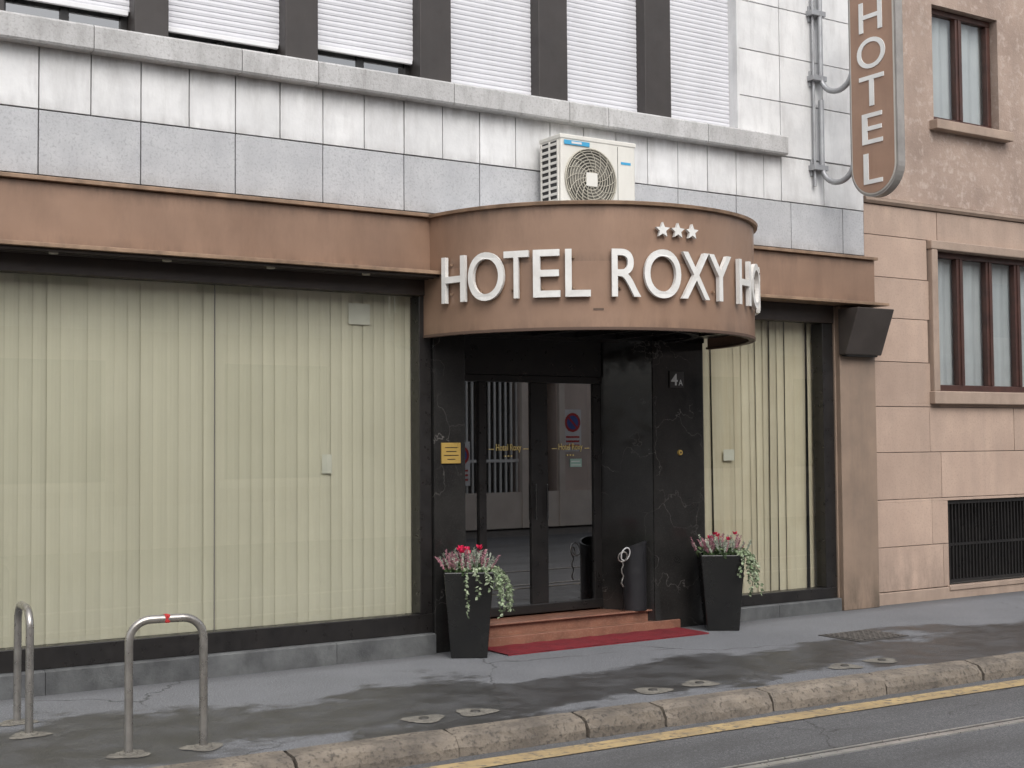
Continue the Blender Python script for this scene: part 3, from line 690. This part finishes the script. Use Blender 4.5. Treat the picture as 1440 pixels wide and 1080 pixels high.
planter("flower_planter",(5.29,-.28),rad(-30),1,3)
planter("flower_planter",(7.79,-.30),rad(-35),1,9)

# ------------------------------------------------------------------ mat, bin
W=MB(); nx=30; vs=[]
for i in range(nx+1):
    q=5.52+1.98*i/nx; z=.010+.003*math.sin(i*1.7)
    vs+=[(q,-.06,z),(q,-.47+.004*math.sin(i*.9),z)]
W.add(vs,[(2*i,2*i+1,2*i+3,2*i+2) for i in range(nx)]); W.add([(5.52,-.47,.0),(7.5,-.47,0),(7.5,-.47,.01),(5.52,-.47,.01)],[(0,1,2,3)]); W.obj("red_doormat",matred)
BN=empty("waste_bin"); c=(7.155,.075); W=MB(); nn=32; zb0,zh=.173,.72; br=.10
def ring(r_,zf): return [(c[0]+r_*math.cos(2*math.pi*i/nn),c[1]+r_*math.sin(2*math.pi*i/nn),zf(2*math.pi*i/nn)) for i in range(nn)]
sl=lambda a: zh+.035*math.cos(a+.9)
vs=ring(br,lambda a:zb0)+ring(br,lambda a:sl(a)-.02)+ring(br+.006,lambda a:sl(a)-.02)+ring(br+.006,sl)+ring(br-.012,sl)+ring(br-.015,lambda a:zh-.15)
fs=[tuple(range(nn))[::-1]]
for k in range(5): fs+=[(k*nn+i,k*nn+(i+1)%nn,(k+1)*nn+(i+1)%nn,(k+1)*nn+i) for i in range(nn)]
fs.append(tuple(range(5*nn,6*nn)))
W.add(vs,fs); o=W.obj("body",M("bin_dark",(.018,.018,.020),(.025,.025,.028),3,.4),BN)
for p in o.data.polygons: p.use_smooth=True
o.data.set_sharp_from_angle(angle=rad(35))
for k,(dx,dz,rr) in enumerate(((-.135,-.07,.055),(-.165,-.09,.042))):
    tube("chain_ring",[(c[0]+dx+rr*math.cos(a*.35)*.8,c[1]-.05-.02*math.sin(a*.35+k),zh+dz+rr*math.sin(a*.35)) for a in range(18)],.006,whitem if k==0 else steel,BN,True,2)
tube("chain",[(c[0]-.17+.012*math.sin(i*1.9),c[1]-.05,zh-.13-.03*i) for i in range(8)],.006,steel,BN,False,2)

# ------------------------------------------------------------------ street side opposite (seen mirrored in the door glass)
OB=empty("opposite_building"); oy=-13.
opm=M("opp_plaster",(.60,.50,.44),(.52,.43,.375),1.5,.9,streak=.3)
opl=M("opp_stone",(.68,.61,.54),(.58,.51,.45),2,.8)
holes=[(12.3,15.0,-.1,3.1),(15.5,15.9,-.1,2.9),(8.5,10.5,1,3),(4.5,6.5,1,3),(0,2,1,3),(-5,-3,1,3),(18.5,20.5,1,3),(22,24,1,3)]
holes+=[(q,q+1.2,4.2,5.6) for q in range(-10,30,3)]
W=MB(); wallgrid(W,-14,32,-.12,6.2,oy-.4,oy,holes); W.obj("wall",opm,OB)
W=MB()
for q in (12.1,15.0,15.92,17.3): W.box(q,q+.14,oy,oy+.08,-.12,3.2)
W.box(-14,32,oy,oy+.12,3.5,3.7); W.box(-14,32,oy,oy+.05,-.12,.6)
for q in (-5.1,-.1,4.4,8.4,18.4,21.9): W.box(q,q+2.2,oy,oy+.1,.85,.98); 
W.obj("trim",opl,OB)
W=MB(); W.box(-14,32,oy-1.2,oy-1.1,-.1,6.2);W.box(-14,32,oy-1.1,oy-.4,6.1,6.2); W.obj("rear",joint_m,OB)
W=MB(); q=12.35
while q<15.0: W.box(q,q+.035,oy-.1,oy-.06,.05,3.0); q+=.13
for z in (.1,1.2,2.9): W.box(12.3,15.0,oy-.11,oy-.05,z,z+.06)
W.obj("gate",M("gate_white",(.72,.72,.70)),OB)
W=MB(); 
for (xs_,zs_) in ((16.3,2.0),(13.6,1.35)): W.box(xs_-.22,xs_+.22,oy+.004,oy+.01,zs_-.6,zs_+.27)
W.obj("no_parking_board",whitem,OB)
def disc(cx_,cz_,r_,y_,name,mat):
    W=MB(); n_=24; W.add([(cx_+r_*math.cos(2*math.pi*i/n_),y_,cz_+r_*math.sin(2*math.pi*i/n_)) for i in range(n_)],[tuple(range(n_))]); W.obj(name,mat,OB)
sb=M("sign_blue",(.05,.1,.35))
for (xs_,zs_) in ((16.3,2.0),(13.6,1.35)):
    disc(xs_,zs_,.2,oy+.012,"no_parking_disc",redm); disc(xs_,zs_,.145,oy+.016,"no_parking_disc_centre",sb)
    W=MB(); 
    for k in range(3): W.box(xs_-.17,xs_+.17,oy+.011,oy+.014,zs_-.32-.09*k,zs_-.28-.09*k)
    W.add([(xs_-.13,oy+.018,zs_+.10),(xs_-.10,oy+.018,zs_+.13),(xs_+.13,oy+.018,zs_-.10),(xs_+.10,oy+.018,zs_-.13)],[(0,1,2,3)]); W.obj("no_parking_text",redm,OB)
W=MB()
for (a,b,c_,d) in holes[2:]:
    W.box(a,b,oy-.2,oy-.15,c_,d)
W.obj("opp_windows",M("opp_glass",(.05,.055,.06),(.08,.085,.09),2,.15),OB)

# ------------------------------------------------------------------ light, world, camera
w=bpy.data.worlds.new("World"); S.world=w; w.use_nodes=True; N=w.node_tree.nodes; Lk=w.node_tree.links
sky=N.new("ShaderNodeTexSky"); sky.sky_type='NISHITA'; sky.sun_disc=False
EL,AZ=rad(48),rad(195)
sky.sun_elevation=EL; sky.sun_rotation=AZ; sky.air_density=1.; sky.dust_density=4.; sky.ozone_density=1.
hs=N.new("ShaderNodeHueSaturation"); hs.inputs["Saturation"].default_value=.32; hs.inputs["Value"].default_value=1.3
bg=N["Background"]; bg.inputs[1].default_value=.15
Lk.new(sky.outputs[0],hs.inputs["Color"]); Lk.new(hs.outputs[0],bg.inputs[0])
sd=bpy.data.lights.new("sun",'SUN'); sd.energy=1.35; sd.angle=rad(45); sd.color=(1,.985,.965)
so=bpy.data.objects.new("sun",sd); link(so); d=Vector((math.sin(AZ)*math.cos(EL),math.cos(AZ)*math.cos(EL),math.sin(EL)))
so.rotation_euler=d.to_track_quat('Z','Y').to_euler(); so.location=d*20
F=1900.;th=rad(33);ph=rad(2.47);ro=rad(.45)
fwd=Vector((math.sin(th)*math.cos(ph),math.cos(th)*math.cos(ph),math.sin(ph)))
r=Vector((math.cos(th),-math.sin(th),0));u=r.cross(fwd)
Rv=r*math.cos(ro)-u*math.sin(ro);U=u*math.cos(ro)+r*math.sin(ro)
cd=bpy.data.cameras.new("camera"); co=bpy.data.objects.new("camera",cd); link(co)
m=Matrix((Rv,U,-fwd)).transposed().to_4x4(); m.translation=Vector((0,-9.05,1.6)); co.matrix_world=m
cd.sensor_width=36; cd.lens=F*36/1440; cd.clip_end=1000; cd.clip_start=.05
S.camera=co
S.view_settings.view_transform='Standard'; S.view_settings.look='None'; S.view_settings.exposure=0
